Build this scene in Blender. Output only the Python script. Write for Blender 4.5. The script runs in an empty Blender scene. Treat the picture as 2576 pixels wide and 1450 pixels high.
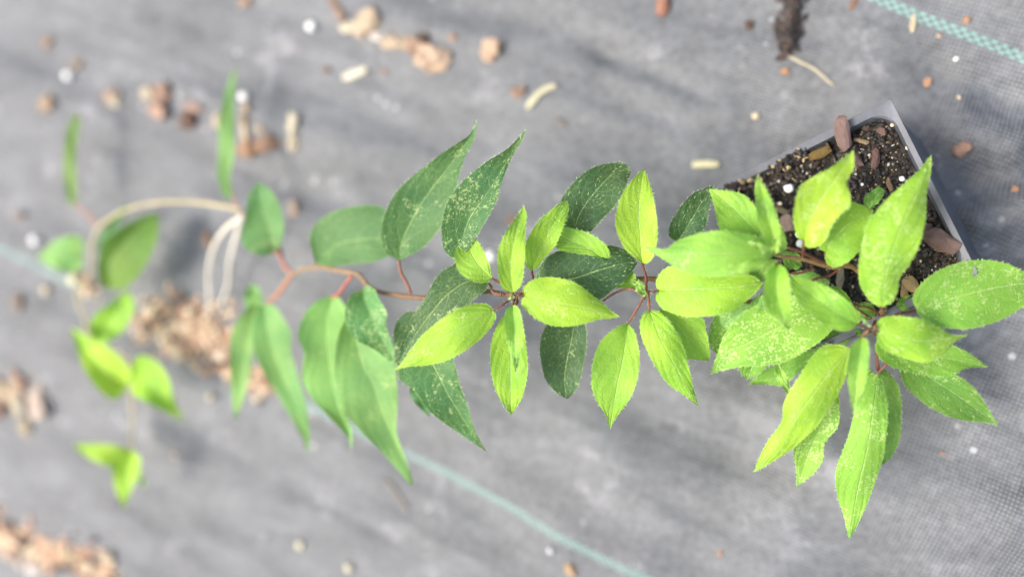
import bpy, bmesh, math, random
from mathutils import Vector, noise, Matrix
R = math.radians
random.seed(7)
scene = bpy.context.scene
C = scene.collection

# ---------------------------------------------------------------- camera
TILT = R(18); CAMH = 0.40
FPX = 1931.0; CX = 1287.5; CY = 725.0          # the photograph measured on a 2575 x 1450 grid
cam = bpy.data.cameras.new('camera')
cam.sensor_width = 36; cam.lens = FPX/2575*36
cam.clip_start = 0.01; cam.clip_end = 200
cam.dof.use_dof = True; cam.dof.focus_distance = 0.314; cam.dof.aperture_fstop = 1.85
camo = bpy.data.objects.new('camera', cam); C.objects.link(camo)
camo.location = (0, 0, CAMH); camo.rotation_euler = (0, TILT, 0)
scene.camera = camo

# ---------------------------------------------------------------- world, sun, exposure
SUN_EL, SUN_AZ = R(58), R(250)                 # azimuth: direction the light comes from, clockwise from +Y
w = bpy.data.worlds.new("World"); scene.world = w; w.use_nodes = True
nt = w.node_tree; bg = nt.nodes['Background']
sky = nt.nodes.new('ShaderNodeTexSky'); sky.sky_type = 'NISHITA'; sky.sun_disc = False
sky.sun_elevation = SUN_EL; sky.sun_rotation = SUN_AZ
sky.air_density = 1.0; sky.dust_density = 6.0; sky.ozone_density = 0.6
nt.links.new(sky.outputs[0], bg.inputs[0]); bg.inputs[1].default_value = 0.125
sl = bpy.data.lights.new('sun', 'SUN'); sl.energy = 1.3; sl.angle = R(20); sl.color = (1.0, 0.95, 0.88)
so = bpy.data.objects.new('sun', sl); C.objects.link(so)
sd = Vector((math.sin(SUN_AZ)*math.cos(SUN_EL), math.cos(SUN_AZ)*math.cos(SUN_EL), math.sin(SUN_EL)))
so.rotation_euler = sd.to_track_quat('Z', 'Y').to_euler(); so.location = sd*3
scene.view_settings.view_transform = 'Standard'; scene.view_settings.look = 'None'
scene.view_settings.exposure = 1.52; scene.view_settings.gamma = 1

# ---------------------------------------------------------------- photo grid -> world
ct, st = math.cos(TILT), math.sin(TILT)
def coef(x): return ct + st*(x-CX)/FPX
def up(x, y, t):                               # point at depth t
    a = (x-CX)/FPX; b = (CY-y)/FPX
    return Vector((t*(-st + ct*a), t*b, CAMH - t*(ct + st*a)))
def upz(x, y, z=0.0): return up(x, y, (CAMH-z)/coef(x))

# line of the two green stripes on the cloth
SB0, SB1 = upz(0, 622), upz(1620, 1452)
SA0, SA1 = upz(2200, -6), upz(2575, 137)
angB = math.atan2(SB1.y-SB0.y, SB1.x-SB0.x)
angA = math.atan2(SA1.y-SA0.y, SA1.x-SA0.x)
dB = Vector((math.cos(angB), math.sin(angB), 0)); nB = Vector((-dB.y, dB.x, 0))

RIDGES = [  # (x0,y0,x1,y1, half width m, height m) creases and folds of the cloth
 (1500,120,1760,235,.006,-.0034),(745,1235,960,1335,.006,-.0026),
 (1585,160,1800,260,.012,.003),
 (2395,300,2575,360,.016,.006),(2440,560,2620,500,.012,.008),(2330,180,2700,330,.012,-.004),
 (2480,640,2700,600,.010,-.004),(2440,480,2640,420,.012,-.006),
 (1600,1030,2000,1180,.014,-.004),(1640,960,2080,1130,.014,.004),(1450,1100,2000,1400,.018,.004),
 (1700,1250,2200,1450,.012,-.004),(1000,620,1500,700,.03,-.003),
 (600,420,1100,560,.02,-.004),(540,330,1000,420,.02,.003),(2000,1160,2560,1330,.03,.006),
 (1300,1320,1640,1400,.014,.003),(2150,60,2420,210,.02,.003),(1000,1180,1300,1330,.02,-.003)]
RID = []
for x0, y0, x1, y1, wd, h in RIDGES:
    a, b = upz(x0, y0), upz(x1, y1); RID.append((a.xy, b.xy, wd, h))
def gz(x, y):
    p = Vector((x, y)); q = Vector((x, y, 0))
    al = q.dot(dB); ac = q.dot(nB)
    fade = 1.0 if abs(x) < .6 and abs(y) < .5 else 0.4
    z = 0.0040*noise.noise(Vector((al*4, ac*24, 1.3)))*fade
    z += 0.0020*noise.noise(Vector((al*9, ac*62, 4.1)))*fade + .0008*noise.noise(Vector((al*16, ac*140, 9.1)))*fade
    z += 0.004*noise.noise(Vector((x*5, y*5, 7.7)))
    for a, b, wd, h in RID:
        ab = b-a; L2 = ab.length_squared
        s = (p-a).dot(ab)/L2
        if s < -.5 or s > 1.5: continue
        d = abs((p-a).x*ab.y-(p-a).y*ab.x)/math.sqrt(L2) + .2*wd*noise.noise(Vector((al*30, 0, h*900)))
        e = max(0, min(1, (s+.3)/.35))*max(0, min(1, (1.3-s)/.35))
        z += 1.5*h*e*math.exp(-(d/wd)**2)
    return z
def gnd(x, y, dz=0.0):
    z = 0
    for _ in range(3):
        p = upz(x, y, z); z = gz(p.x, p.y)+dz
    return upz(x, y, z)

# ---------------------------------------------------------------- materials
class NT:
    def __init__(s, name):
        s.m = bpy.data.materials.new(name); s.m.use_nodes = True; s.t = s.m.node_tree
        s.bsdf = s.t.nodes['Principled BSDF']; s.out = s.t.nodes['Material Output']
    def n(s, typ, **kw):
        nd = s.t.nodes.new('ShaderNode'+typ)
        for k, v in kw.items(): setattr(nd, k, v)
        return nd
    def put(s, sock, v):
        if isinstance(v, bpy.types.NodeSocket): s.t.links.new(v, sock)
        else: sock.default_value = v
    def math(s, op, a, b=0.0, c=None, clamp=False):
        nd = s.n('Math', operation=op, use_clamp=clamp)
        s.put(nd.inputs[0], a); s.put(nd.inputs[1], b)
        if c is not None: s.put(nd.inputs[2], c)
        return nd.outputs[0]
    def mix(s, f, a, b, mode='MIX'):
        nd = s.n('Mix', data_type='RGBA', blend_type=mode)
        s.put(nd.inputs[0], f)
        for i, v in ((6, a), (7, b)):
            if isinstance(v, tuple) and len(v) == 3: v = (*v, 1)
            s.put(nd.inputs[i], v)
        return nd.outputs[2]
    def noise(s, vec, scale, detail=3, rough=.5):
        nd = s.n('TexNoise'); s.put(nd.inputs['Vector'], vec)
        nd.inputs['Scale'].default_value = scale; nd.inputs['Detail'].default_value = detail
        nd.inputs['Roughness'].default_value = rough
        return nd.outputs[0]
    def ramp(s, v, lo, hi, a=0.0, b=1.0):
        nd = s.n('MapRange'); nd.interpolation_type = 'SMOOTHSTEP'
        s.put(nd.inputs[0], v); s.put(nd.inputs[1], lo); s.put(nd.inputs[2], hi)
        nd.inputs[3].default_value = a; nd.inputs[4].default_value = b
        return nd.outputs[0]
    def bump(s, h, dist, strength=1.0):
        nd = s.n('Bump'); nd.inputs['Strength'].default_value = strength
        nd.inputs['Distance'].default_value = dist; s.put(nd.inputs['Height'], h)
        s.put(s.bsdf.inputs['Normal'], nd.outputs[0]); return nd
    def obj(s): return s.n('TexCoord').outputs['Object']

def mat_cloth():
    s = NT('woven_cloth'); co = s.obj()
    sep = s.n('SeparateXYZ'); s.put(sep.inputs[0], co); X, Y = sep.outputs[0], sep.outputs[1]
    wob = s.math('MULTIPLY', s.math('SUBTRACT', s.noise(co, 9, 2), .5), .006)
    def axes(ang, ox, oy):
        c_, s_ = math.cos(ang), math.sin(ang)
        x = s.math('SUBTRACT', X, ox); y = s.math('SUBTRACT', Y, oy)
        al = s.math('ADD', s.math('MULTIPLY', x, c_), s.math('MULTIPLY', y, s_))
        ac = s.math('SUBTRACT', s.math('MULTIPLY', y, c_), s.math('MULTIPLY', x, s_))
        return al, s.math('ADD', ac, wob)
    al, ac = axes(angB, SB0.x, SB0.y)
    P = 0.00185; k = 2*math.pi/P
    sa = s.math('SINE', s.math('MULTIPLY', al, k)); sc = s.math('SINE', s.math('MULTIPLY', ac, k))
    sq = s.math('MULTIPLY', s.math('ADD', sa, 1), s.math('ADD', sc, 1))       # 0..4, dots
    weave = s.math('MULTIPLY', sq, .25)
    big = s.noise(co, 7, 4, .6); mid = s.noise(co, 34, 5, .65); fine = s.noise(co, 260, 3, .6)
    mp = s.n('Mapping'); s.put(mp.inputs[0], co); mp.inputs['Rotation'].default_value = (0, 0, -angB)
    mp.inputs['Scale'].default_value = (.25, 1, 1)
    streak = s.noise(mp.outputs[0], 45, 4, .6)
    v = s.math('ADD', s.math('MULTIPLY', s.math('SUBTRACT', big, .5), .5), s.math('MULTIPLY', s.math('SUBTRACT', mid, .5), .7))
    v = s.math('ADD', v, s.math('MULTIPLY', s.math('SUBTRACT', streak, .5), .8))
    v = s.math('ADD', v, s.math('MULTIPLY', s.math('SUBTRACT', fine, .5), 1.0))
    wv = s.math('MULTIPLY', s.math('SUBTRACT', weave, .25), s.math('MULTIPLY', s.ramp(s.noise(co, 19, 3, .6), .36, .62, .12, 1.0), s.ramp(X, -.05, .20, .7, 1.55)))
    v = s.math('ADD', s.math('ADD', v, wv), 1.0)
    base = s.n('VectorMath', operation='SCALE'); base.inputs[0].default_value = (.111, .118, .123); s.put(base.inputs['Scale'], v)
    dust = s.math('MULTIPLY', s.ramp(s.noise(co, 30, 7, .75), .54, .70), .65)
    col = s.mix(dust, base.outputs[0], (.24, .245, .255))
    # pale dirt spots
    vo = s.n('TexVoronoi'); s.put(vo.inputs['Vector'], co); vo.inputs['Scale'].default_value = 75
    spot = s.math('MULTIPLY', s.ramp(vo.outputs['Distance'], .16, .07), s.ramp(s.noise(co, 14, 2), .52, .6))
    col = s.mix(s.math('MULTIPLY', spot, .8), col, (.36, .37, .37))
    # green marker yarns
    mint = (.17, .32, .275)
    for ang, o, sz, hw, st_ in ((angA, SA0, .0024, .0026, .78), (angB, SB0, .0023, .0022, .60)):
        al2, ac2 = axes(ang, o.x, o.y)
        inside = s.ramp(s.math('ABSOLUTE', ac2), hw, hw*.86)
        kk = math.pi/sz
        ch = s.math('MULTIPLY', s.math('SINE', s.math('MULTIPLY', al2, kk)), s.math('SINE', s.math('MULTIPLY', s.math('ADD', ac2, sz/2), kk*1.25)))
        chk = s.ramp(ch, -.25, .25)
        f = s.math('MULTIPLY', inside, s.math('ADD', s.math('MULTIPLY', chk, st_), .08))
        col = s.mix(f, col, mint)
    s.put(s.bsdf.inputs['Base Color'], col); s.bsdf.inputs['Roughness'].default_value = .62
    s.bsdf.inputs['Specular IOR Level'].default_value = .35
    h = s.math('ADD', s.math('MULTIPLY', weave, .25), s.math('ADD', s.math('MULTIPLY', mid, 1.2), s.math('MULTIPLY', streak, 1.6)))
    s.bump(h, .0011, 1.0)
    return s.m

def mat_leaf():
    s = NT('leaf_blade'); co = s.obj()
    oi = s.n('ObjectInfo'); uv = s.n('TexCoord').outputs['UV']
    sep = s.n('SeparateXYZ'); s.put(sep.inputs[0], uv); U = sep.outputs[0]
    V = s.math('ABSOLUTE', s.math('MULTIPLY', s.math('SUBTRACT', sep.outputs[1], .5), 2))
    geo = s.n('NewGeometry')
    rnd = oi.outputs['Random']
    off = s.n('VectorMath', operation='ADD'); s.put(off.inputs[0], co)
    cmb = s.n('CombineXYZ'); s.put(cmb.inputs[0], rnd); s.put(cmb.inputs[2], s.math('MULTIPLY', rnd, 7)); s.put(off.inputs[1], cmb.outputs[0])
    P = off.outputs[0]
    # veins
    midr = s.ramp(V, .045, .008)
    side = s.math('FRACT', s.math('MULTIPLY', s.math('ADD', s.math('SUBTRACT', U, s.math('MULTIPLY', s.math('POWER', V, 1.6), .46)), s.math('MULTIPLY', s.math('SUBTRACT', sep.outputs[1], .5), .05)), 4.6))
    sv = s.math('ABSOLUTE', s.math('SUBTRACT', side, .5))
    lat = s.math('MULTIPLY', s.ramp(sv, .042, .0), s.ramp(V, .95, .35))
    quilt = s.math('MULTIPLY', s.ramp(sv, 0, .5), s.ramp(V, 0, .25))
    vo = s.n('TexVoronoi', feature='DISTANCE_TO_EDGE'); s.put(vo.inputs['Vector'], P); vo.inputs['Scale'].default_value = 330
    net = s.ramp(vo.outputs['Distance'], .10, .0)
    base = oi.outputs['Color']
    n1 = s.noise(P, 60, 4, .6)
    vfac = s.math('ADD', s.math('MULTIPLY', s.math('SUBTRACT', n1, .5), .55), 1.0)
    sc = s.n('VectorMath', operation='SCALE'); s.put(sc.inputs[0], base); s.put(sc.inputs['Scale'], vfac)
    light = s.mix(.42, base, (.50, .66, .22))
    col = s.mix(s.math('MULTIPLY', s.math('ADD', midr, s.math('MULTIPLY', lat, .6), clamp=True), .8), sc.outputs[0], light)
    col = s.mix(s.math('MULTIPLY', net, .24), col, light)
    deep = s.n('VectorMath', operation='MULTIPLY'); s.put(deep.inputs[0], col); deep.inputs[1].default_value = (.66, .80, .9)
    col = s.mix(s.ramp(s.noise(P, 48, 3, .55), .42, .68, 0, .75), col, deep.outputs[0])
    # yellow-white mosaic specks, clustered
    cl = s.noise(P, 110, 2, .5)
    v2 = s.n('TexVoronoi'); s.put(v2.inputs['Vector'], P); v2.inputs['Scale'].default_value = 900
    n3 = s.noise(P, 520, 3, .6)
    n5 = s.noise(P, 1050, 2, .5); n6 = s.noise(P, 330, 2, .5)
    cell = s.ramp(s.math('ADD', s.math('ADD', n5, s.math('MULTIPLY', n6, .6)), s.math('MULTIPLY', s.math('SUBTRACT', .35, v2.outputs['Distance']), .28)), .80, .87)
    thr = s.math('SUBTRACT', .70, s.math('MULTIPLY', oi.outputs['Alpha'], .36))
    clus = s.ramp(cl, thr, s.math('ADD', thr, .05))
    sp = s.math('MULTIPLY', s.math('MULTIPLY', cell, clus), .66)
    col = s.mix(sp, col, s.mix(.68, base, (.60, .70, .30)))
    # a few brown blemishes
    v3 = s.n('TexVoronoi'); s.put(v3.inputs['Vector'], P); v3.inputs['Scale'].default_value = 52
    bl = s.math('MULTIPLY', s.ramp(v3.outputs['Distance'], .075, .035), s.ramp(s.noise(P, 20, 1), .52, .56))
    col = s.mix(s.math('MULTIPLY', bl, .6), col, (.50, .40, .16))
    # underside a little paler
    edge = s.math('MULTIPLY', s.ramp(V, .94, 1.0), .35)
    col = s.mix(edge, col, light)
    s.put(s.bsdf.inputs['Base Color'], col)
    s.bsdf.inputs['Roughness'].default_value = .55; s.bsdf.inputs['Specular IOR Level'].default_value = .22
    h = s.math('SUBTRACT', s.math('ADD', s.math('MULTIPLY', quilt, .55), s.math('MULTIPLY', n3, .25)), s.math('ADD', s.math('MULTIPLY', midr, .8), s.math('MULTIPLY', net, .35)))
    b = s.bump(h, .00028, .8)
    tr = s.n('BsdfTranslucent'); s.put(tr.inputs['Color'], s.mix(.35, col, (.45, .75, .06))); s.put(tr.inputs['Normal'], b.outputs[0])
    mx = s.n('MixShader'); mx.inputs[0].default_value = .30
    s.put(mx.inputs[1], s.bsdf.outputs[0]); s.put(mx.inputs[2], tr.outputs[0]); s.put(s.out.inputs[0], mx.outputs[0])
    return s.m

def mat_objcol(name, rough=.8, spread=.5, scale=160, spec=.3, bumpd=.0005, fib=None):
    s = NT(name); co = s.obj(); oi = s.n('ObjectInfo')
    if fib:
        mp = s.n('Mapping'); s.put(mp.inputs[0], co); mp.inputs['Scale'].default_value = fib; co = mp.outputs[0]
    n1 = s.noise(co, scale, 5, .65)
    f = s.math('ADD', s.math('MULTIPLY', s.math('SUBTRACT', n1, .5), spread*2), 1.0)
    sc = s.n('VectorMath', operation='SCALE'); s.put(sc.inputs[0], oi.outputs['Color']); s.put(sc.inputs['Scale'], f)
    s.put(s.bsdf.inputs['Base Color'], sc.outputs[0]); s.bsdf.inputs['Roughness'].default_value = rough
    s.bsdf.inputs['Specular IOR Level'].default_value = spec
    s.bump(n1, bumpd, .7); return s.m

def mat_plain(name, col, rough=.8, spread=.4, scale=200, spec=.3, bumpd=.0004):
    s = NT(name); co = s.obj(); n1 = s.noise(co, scale, 5, .65)
    f = s.math('ADD', s.math('MULTIPLY', s.math('SUBTRACT', n1, .5), spread*2), 1.0)
    sc = s.n('VectorMath', operation='SCALE'); sc.inputs[0].default_value = col; s.put(sc.inputs['Scale'], f)
    s.put(s.bsdf.inputs['Base Color'], sc.outputs[0]); s.bsdf.inputs['Roughness'].default_value = rough
    s.bsdf.inputs['Specular IOR Level'].default_value = spec
    s.bump(n1, bumpd, .7); return s.m

M_CLOTH = mat_cloth(); M_LEAF = mat_leaf()
M_HAIR = mat_plain('leaf_hair', (.40,.54,.22), .6, .1)
M_CHIP = mat_objcol('bark', .8, .55, 170, bumpd=.0008)
M_BEAD = mat_objcol('perlite', .85, .15, 300)
M_STRAW = mat_objcol('dry_straw', .6, .3, 200, fib=(1, 1, 1))
M_STEM = mat_objcol('stem_skin', .55, .6, 330)
M_POT = mat_plain('pot_plastic', (.076,.084,.100), .5, .75, 110, .35, .0003)
M_SOIL = mat_plain('wet_potting_mix', (.014, .011, .009), .65, .9, 420, .4, .0012)
M_SOILD = mat_plain('dark_crumb', (.014, .011, .009), .5, .7, 500, .5, .0006)
M_SOILB = mat_plain('brown_crumb', (.042, .028, .021), .7, .6, 400, .4, .0006)
M_SOILT = mat_plain('tan_grit', (.30,.23,.12), .7, .3, 400, .4)
M_SOILW = mat_plain('pale_grit', (.40,.37,.31), .8, .2, 400, .3)
M_B1 = mat_plain('mulch_tan', (.50,.39,.26), .85, .5, 180)
M_B2 = mat_plain('mulch_brown', (.36,.23,.15), .85, .5, 180)
M_B3 = mat_plain('mulch_red', (.37,.235,.155), .85, .5, 180)
M_B4 = mat_plain('mulch_pale', (.52,.43,.30), .85, .4, 180)

# ---------------------------------------------------------------- object helpers
def mesh_obj(name, bm, mats, parent=None, loc=None, smooth=True, color=None):
    me = bpy.data.meshes.new(name); loc = Vector(loc) if loc is not None else Vector((0, 0, 0))
    if loc.length: bmesh.ops.translate(bm, verts=bm.verts, vec=-loc)
    bm.to_mesh(me); bm.free()
    for p in me.polygons: p.use_smooth = smooth
    for m in (mats if isinstance(mats, (list, tuple)) else [mats]): me.materials.append(m)
    o = bpy.data.objects.new(name, me); C.objects.link(o)
    o.location = loc
    if parent: o.parent = parent; o.location = loc - gpos(parent)
    if color: o.color = color
    return o
def gpos(o):
    p = Vector(o.location)
    while o.parent: o = o.parent; p += Vector(o.location)
    return p
def tag(o, label=None, cat=None, group=None, kind=None):
    if label: o['label'] = label
    if cat: o['category'] = cat
    if group: o['group'] = group
    if kind: o['kind'] = kind
    return o
def cr(pts, n):                                # Catmull-Rom through pts, n samples evenly by arc length
    P = [Vector(p) for p in pts]
    if len(P) == 2: return [P[0].lerp(P[1], i/(n-1)) for i in range(n)]
    Q = [2*P[0]-P[1]] + P + [2*P[-1]-P[-2]]
    d = []
    for i in range(1, len(Q)-2):
        for k in range(12):
            t = k/12; a, b, c, e = Q[i-1], Q[i], Q[i+1], Q[i+2]
            d.append(.5*((2*b)+(c-a)*t+(2*a-5*b+4*c-e)*t*t+(3*b-a-3*c+e)*t**3))
    d.append(P[-1])
    L = [0]
    for i in range(1, len(d)): L.append(L[-1]+(d[i]-d[i-1]).length)
    out = []; j = 0
    for i in range(n):
        s = L[-1]*i/(n-1)
        while j < len(L)-2 and L[j+1] < s: j += 1
        out.append(d[j].lerp(d[j+1], (s-L[j])/max(L[j+1]-L[j], 1e-9)))
    return out
def tube_into(bm, pts, rad, seg=8, knobs=0.0):
    rings = []
    for i, p in enumerate(pts):
        q = (pts[min(i+1, len(pts)-1)]-pts[max(i-1, 0)]).normalized()
        a = q.orthogonal().normalized() if i == 0 else (pa - q*pa.dot(q)).normalized()
        pa = a; b = q.cross(a)
        r = rad(i/(len(pts)-1)) if callable(rad) else rad
        r *= 1+knobs*noise.noise(p*600)+min(knobs, .12)*2*max(0, noise.noise(p*130))
        rings.append([bm.verts.new(p+(a*math.cos(2*math.pi*k/seg)+b*math.sin(2*math.pi*k/seg))*r) for k in range(seg)])
    for i in range(len(rings)-1):
        for k in range(seg):
            bm.faces.new((rings[i][k], rings[i][(k+1) % seg], rings[i+1][(k+1) % seg], rings[i+1][k]))
    bm.faces.new(rings[0][::-1]); bm.faces.new(rings[-1])
def hair(bm, p, d, ln, wd, mi):
    s = d.cross(Vector((0, 0, 1)));
    if s.length < 1e-4: s = Vector((1, 0, 0))
    s = s.normalized()*wd
    f = bm.faces.new([bm.verts.new(v) for v in (p-s, p+s, p+d*ln)]); f.material_index = mi

# ---------------------------------------------------------------- the ground
def ground():
    bm = bmesh.new()
    def axis(lo, hi, step, far):
        a = []; v = lo
        while v <= hi: a.append(v); v += step
        s = step; l = lo; r = a[-1]; A = []; B = []
        while r < far: s *= 1.35; l -= s; r += s; A.append(l); B.append(r)
        return A[::-1]+a+B
    xs = axis(-.46, .32, .0022, 12); ys = axis(-.26, .26, .0022, 12)
    g = [[bm.verts.new((x, y, gz(x, y) if abs(x) < 3 and abs(y) < 3 else 0)) for y in ys] for x in xs]
    for i in range(len(xs)-1):
        for j in range(len(ys)-1):
            bm.faces.new((g[i][j], g[i+1][j], g[i+1][j+1], g[i][j+1]))
    o = mesh_obj('ground_cloth', bm, M_CLOTH)
    tag(o, kind='structure')
ground()

# ---------------------------------------------------------------- the pot
PC = [(2240, 247), (2461, 688), (2021, 907), (1800, 468)]
RZ = 0.050
LEAN = .16                                      # the rim dips towards the left
xc = sum(upz(x, y, RZ).x for x, y in PC)/4
def rimz(x, y):
    z = RZ
    for _ in range(6): z = RZ + LEAN*(upz(x, y, z).x-xc)
    return z
RC = [upz(x, y, rimz(x, y)) for x, y in PC]
CEN = sum(RC, Vector())/4
NRM = (RC[1]-RC[0]).cross(RC[3]-RC[0]).normalized()
if NRM.z < 0: NRM.negate()
def pot_ring(scale, depth, rnd, n=14, shift=0.0, slide=0.0):
    out = []
    for c in range(4):
        p = RC[c]; a = RC[(c+3) % 4]; b = RC[(c+1) % 4]
        ua = (a-p).normalized(); ub = (b-p).normalized()
        o = p + (ua+ub)*rnd
        for k in range(n):
            th = (math.pi/2)*k/(n-1)
            out.append(o - ub*rnd*math.cos(th) - ua*rnd*math.sin(th) if True else o)
    res = []
    for p in out:
        q = CEN + (p-CEN)*scale - NRM*depth
        q.x += shift*depth; q += (RC[0]-RC[3]).normalized()*slide; q += Vector((0, 0, .0004*noise.noise(q*90))); res.append(q)
    return res
def pot():
    root = bpy.data.objects.new('plant_pot', None); C.objects.link(root)
    root.location = CEN - NRM*.05
    tag(root, 'small square dark grey plastic nursery pot filled with potting mix', 'plant pot')
    def skin(name, rings, closed_end=False):
        bm = bmesh.new(); R_ = [[bm.verts.new(p) for p in r] for r in rings]
        n = len(R_[0])
        for i in range(len(R_)-1):
            for k in range(n):
                bm.faces.new((R_[i][k], R_[i][(k+1) % n], R_[i+1][(k+1) % n], R_[i+1][k]))
        if closed_end: bm.faces.new(R_[-1])
        bmesh.ops.recalc_face_normals(bm, faces=bm.faces)
        o = mesh_obj(name, bm, M_POT, root, loc=CEN, smooth=True)
        md = o.modifiers.new('edge', 'EDGE_SPLIT'); md.split_angle = R(35)
        return o
    skin('rim', [pot_ring(.985, .009, .003), pot_ring(1.0, .0088, .001), pot_ring(1.0, .0005, .001), pot_ring(.996, 0, .001),
                 pot_ring(.918, .0006, .009, slide=.0009), pot_ring(.910, .0014, .010, slide=.0009), pot_ring(.900, .010, .010, slide=.0006)])
    skin('wall', [pot_ring(.91, .0085, .010), pot_ring(.980, .009, .003), pot_ring(.965, .028, .006, shift=.15), pot_ring(.92, .045, .008, shift=.24)], True)
    return root
pot()

def soil_pt(u, v, extra=0):                     # u, v in -1..1 over the pot mouth
    p = Vector()
    for (su, sv), c in zip(((1, 1), (1, -1), (-1, -1), (-1, 1)), RC): p += c*((1+su*u)*(1+sv*v)/4)
    p = CEN+(p-CEN)*.915
    d = .0068 + .003*noise.noise(p*60) + .0016*noise.noise(p*240) + .0010*noise.noise(p*600)
    if u < -.55: d -= .004*(-u-.55)/.4          # heaped against the left rim
    if v > .7 and u < .3: d -= .003
    return p - NRM*(d-extra)
def grain(bm, p, sx, sy, sz, mi, rot=None, sub=1, jit=.28):
    g = bmesh.ops.create_icosphere(bm, subdivisions=sub, radius=1)
    M = (rot or Matrix.Rotation(random.uniform(0, 6.28), 3, Vector((random.uniform(-1, 1), random.uniform(-1, 1), random.uniform(.2, 1))).normalized()))
    for vtx in g['verts']:
        c = vtx.co*(1+random.uniform(-jit, jit)); vtx.co = M @ Vector((c.x*sx, c.y*sy, c.z*sz)) + p
    fs = set()
    for vtx in g['verts']: fs.update(vtx.link_faces)
    for f in fs: f.material_index = mi
def soil():
    bm = bmesh.new(); N = 110
    g = [[bm.verts.new(soil_pt(-1+2*i/N, -1+2*j/N)) for j in range(N+1)] for i in range(N+1)]
    for i in range(N):
        for j in range(N): bm.faces.new((g[i][j], g[i+1][j], g[i+1][j+1], g[i][j+1]))
    bmesh.ops.recalc_face_normals(bm, faces=bm.faces)
    rs = random.Random(3)
    for k in range(2600):
        u, v = rs.uniform(-.97, .97), rs.uniform(-.97, .97); p = soil_pt(u, v, .0002)
        r = rs.random()
        if r < .42: s = rs.uniform(.0006, .0019); grain(bm, p, s, s*rs.uniform(.5, 1), s*.6, 1)
        elif r < .58: s = rs.uniform(.0006, .0020); grain(bm, p, s, s*rs.uniform(.3, .8), s*.4, 2)
        elif r < .93: s = rs.uniform(.00018, .00048); grain(bm, p, s, s, s*.8, 3)
        else: s = rs.uniform(.0003, .0009); grain(bm, p, s, s*.9, s*.8, 4)
    for k in range(70):                         # fibres and needles
        u, v = rs.uniform(-.9, .9), rs.uniform(-.9, .9); p = soil_pt(u, v, .0006)
        d = Vector((rs.uniform(-1, 1), rs.uniform(-1, 1), rs.uniform(-.1, .2))).normalized()*rs.uniform(.003, .007)
        tube_into(bm, [p-d, p+Vector((0, 0, .0005)), p+d], .00022, 5)
        for f in bm.faces[-10:] if False else []: pass
    # crumbs spilling on the left rim
    for k in range(260):
        u = rs.uniform(-1.06, -.88); v = rs.uniform(-.2, 1.0)
        if rs.random() < .5: u, v = rs.uniform(-1, .05), rs.uniform(.9, 1.03)
        p = soil_pt(u, v, .0028); s = rs.uniform(.0005, .0017)
        grain(bm, p, s, s*.8, s*.6, rs.choice((1, 1, 1, 2, 3)))
    o = mesh_obj('potting_mix', bm, [M_SOIL, M_SOILD, M_SOILB, M_SOILT, M_SOILW], loc=CEN, smooth=False)
    tag(o, 'dark crumbly potting mix filling the square pot', 'soil', kind='stuff')
soil()

# ---------------------------------------------------------------- debris builders
def chip(name, p, size, col, label, cat, rot=0, seed=0, group=None, sub=2, flat=.35, tilt=0, mat=None, jit=.22, smooth=False, lift=0.4, boxy=.45):
    """irregular angular piece; size = (length, width) in metres, rot in the picture plane"""
    rs = random.Random(seed+int(p.x*1e5)); bm = bmesh.new()
    bmesh.ops.create_icosphere(bm, subdivisions=sub, radius=1)
    L, W = size; H = min(L, W)*flat
    col = tuple(c*(.82 if mat else .56) for c in col); off = Vector((rs.uniform(0, 50), rs.uniform(0, 50), rs.uniform(0, 50)))
    M = Matrix.Rotation(rot, 3, 'Z') @ Matrix.Rotation(tilt, 3, 'Y')
    for v in bm.verts:
        c = v.co.copy(); q = max(abs(c.x), abs(c.y), abs(c.z)); c = c.lerp(c/q, boxy)
        c *= 1+jit*2*noise.noise(v.co*1.4+off)+jit*.6*rs.uniform(-1, 1)
        v.co = M @ Vector((c.x*L/2, c.y*W/2, c.z*H))
    bmesh.ops.translate(bm, verts=bm.verts, vec=p+Vector((0, 0, H*lift)))
    o = mesh_obj(name, bm, mat or M_CHIP, loc=p, smooth=smooth, color=(*col, 1))
    return tag(o, label, cat, group)
def pxm(x, z=0): return (CAMH-z)/coef(x)/FPX     # metres per grid pixel at x
TAN, ORG, BRN, DRK, PALE, RED, WHT, CRM = (.56,.43,.29), (.50,.29,.17), (.36,.22,.15), (.12,.07,.05), (.62,.53,.36), (.30,.15,.11), (.88,.88,.84), (.72,.66,.46)
def gchip(x, y, l, w_, col, label, rot=0, name='bark_chip', cat='bark chip', **k):
    m = pxm(x)
    if x < 1500: k.setdefault('jit', .34); k['flat'] = min(k.get('flat', .35), .36); g_ = .30*sum(col)/3; col = (col[0]*.70+g_*1.15, col[1]*.70+g_*1.0, col[2]*.70+g_*.78)
    return chip(name, gnd(x, y), (l*m, w_*m), col, label, cat, rot=R(rot), seed=int(x*3+y), **k)
def gbead(x, y, r, col, label, group=None, name='perlite_bead', cat='perlite bead'):
    m = pxm(x)
    return chip(name, gnd(x, y), (2*r*m, 1.9*r*m), col, label, cat, seed=int(x+y), flat=.42, jit=.08, smooth=True, mat=M_BEAD, sub=2, group=group, lift=.8, boxy=0)

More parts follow.
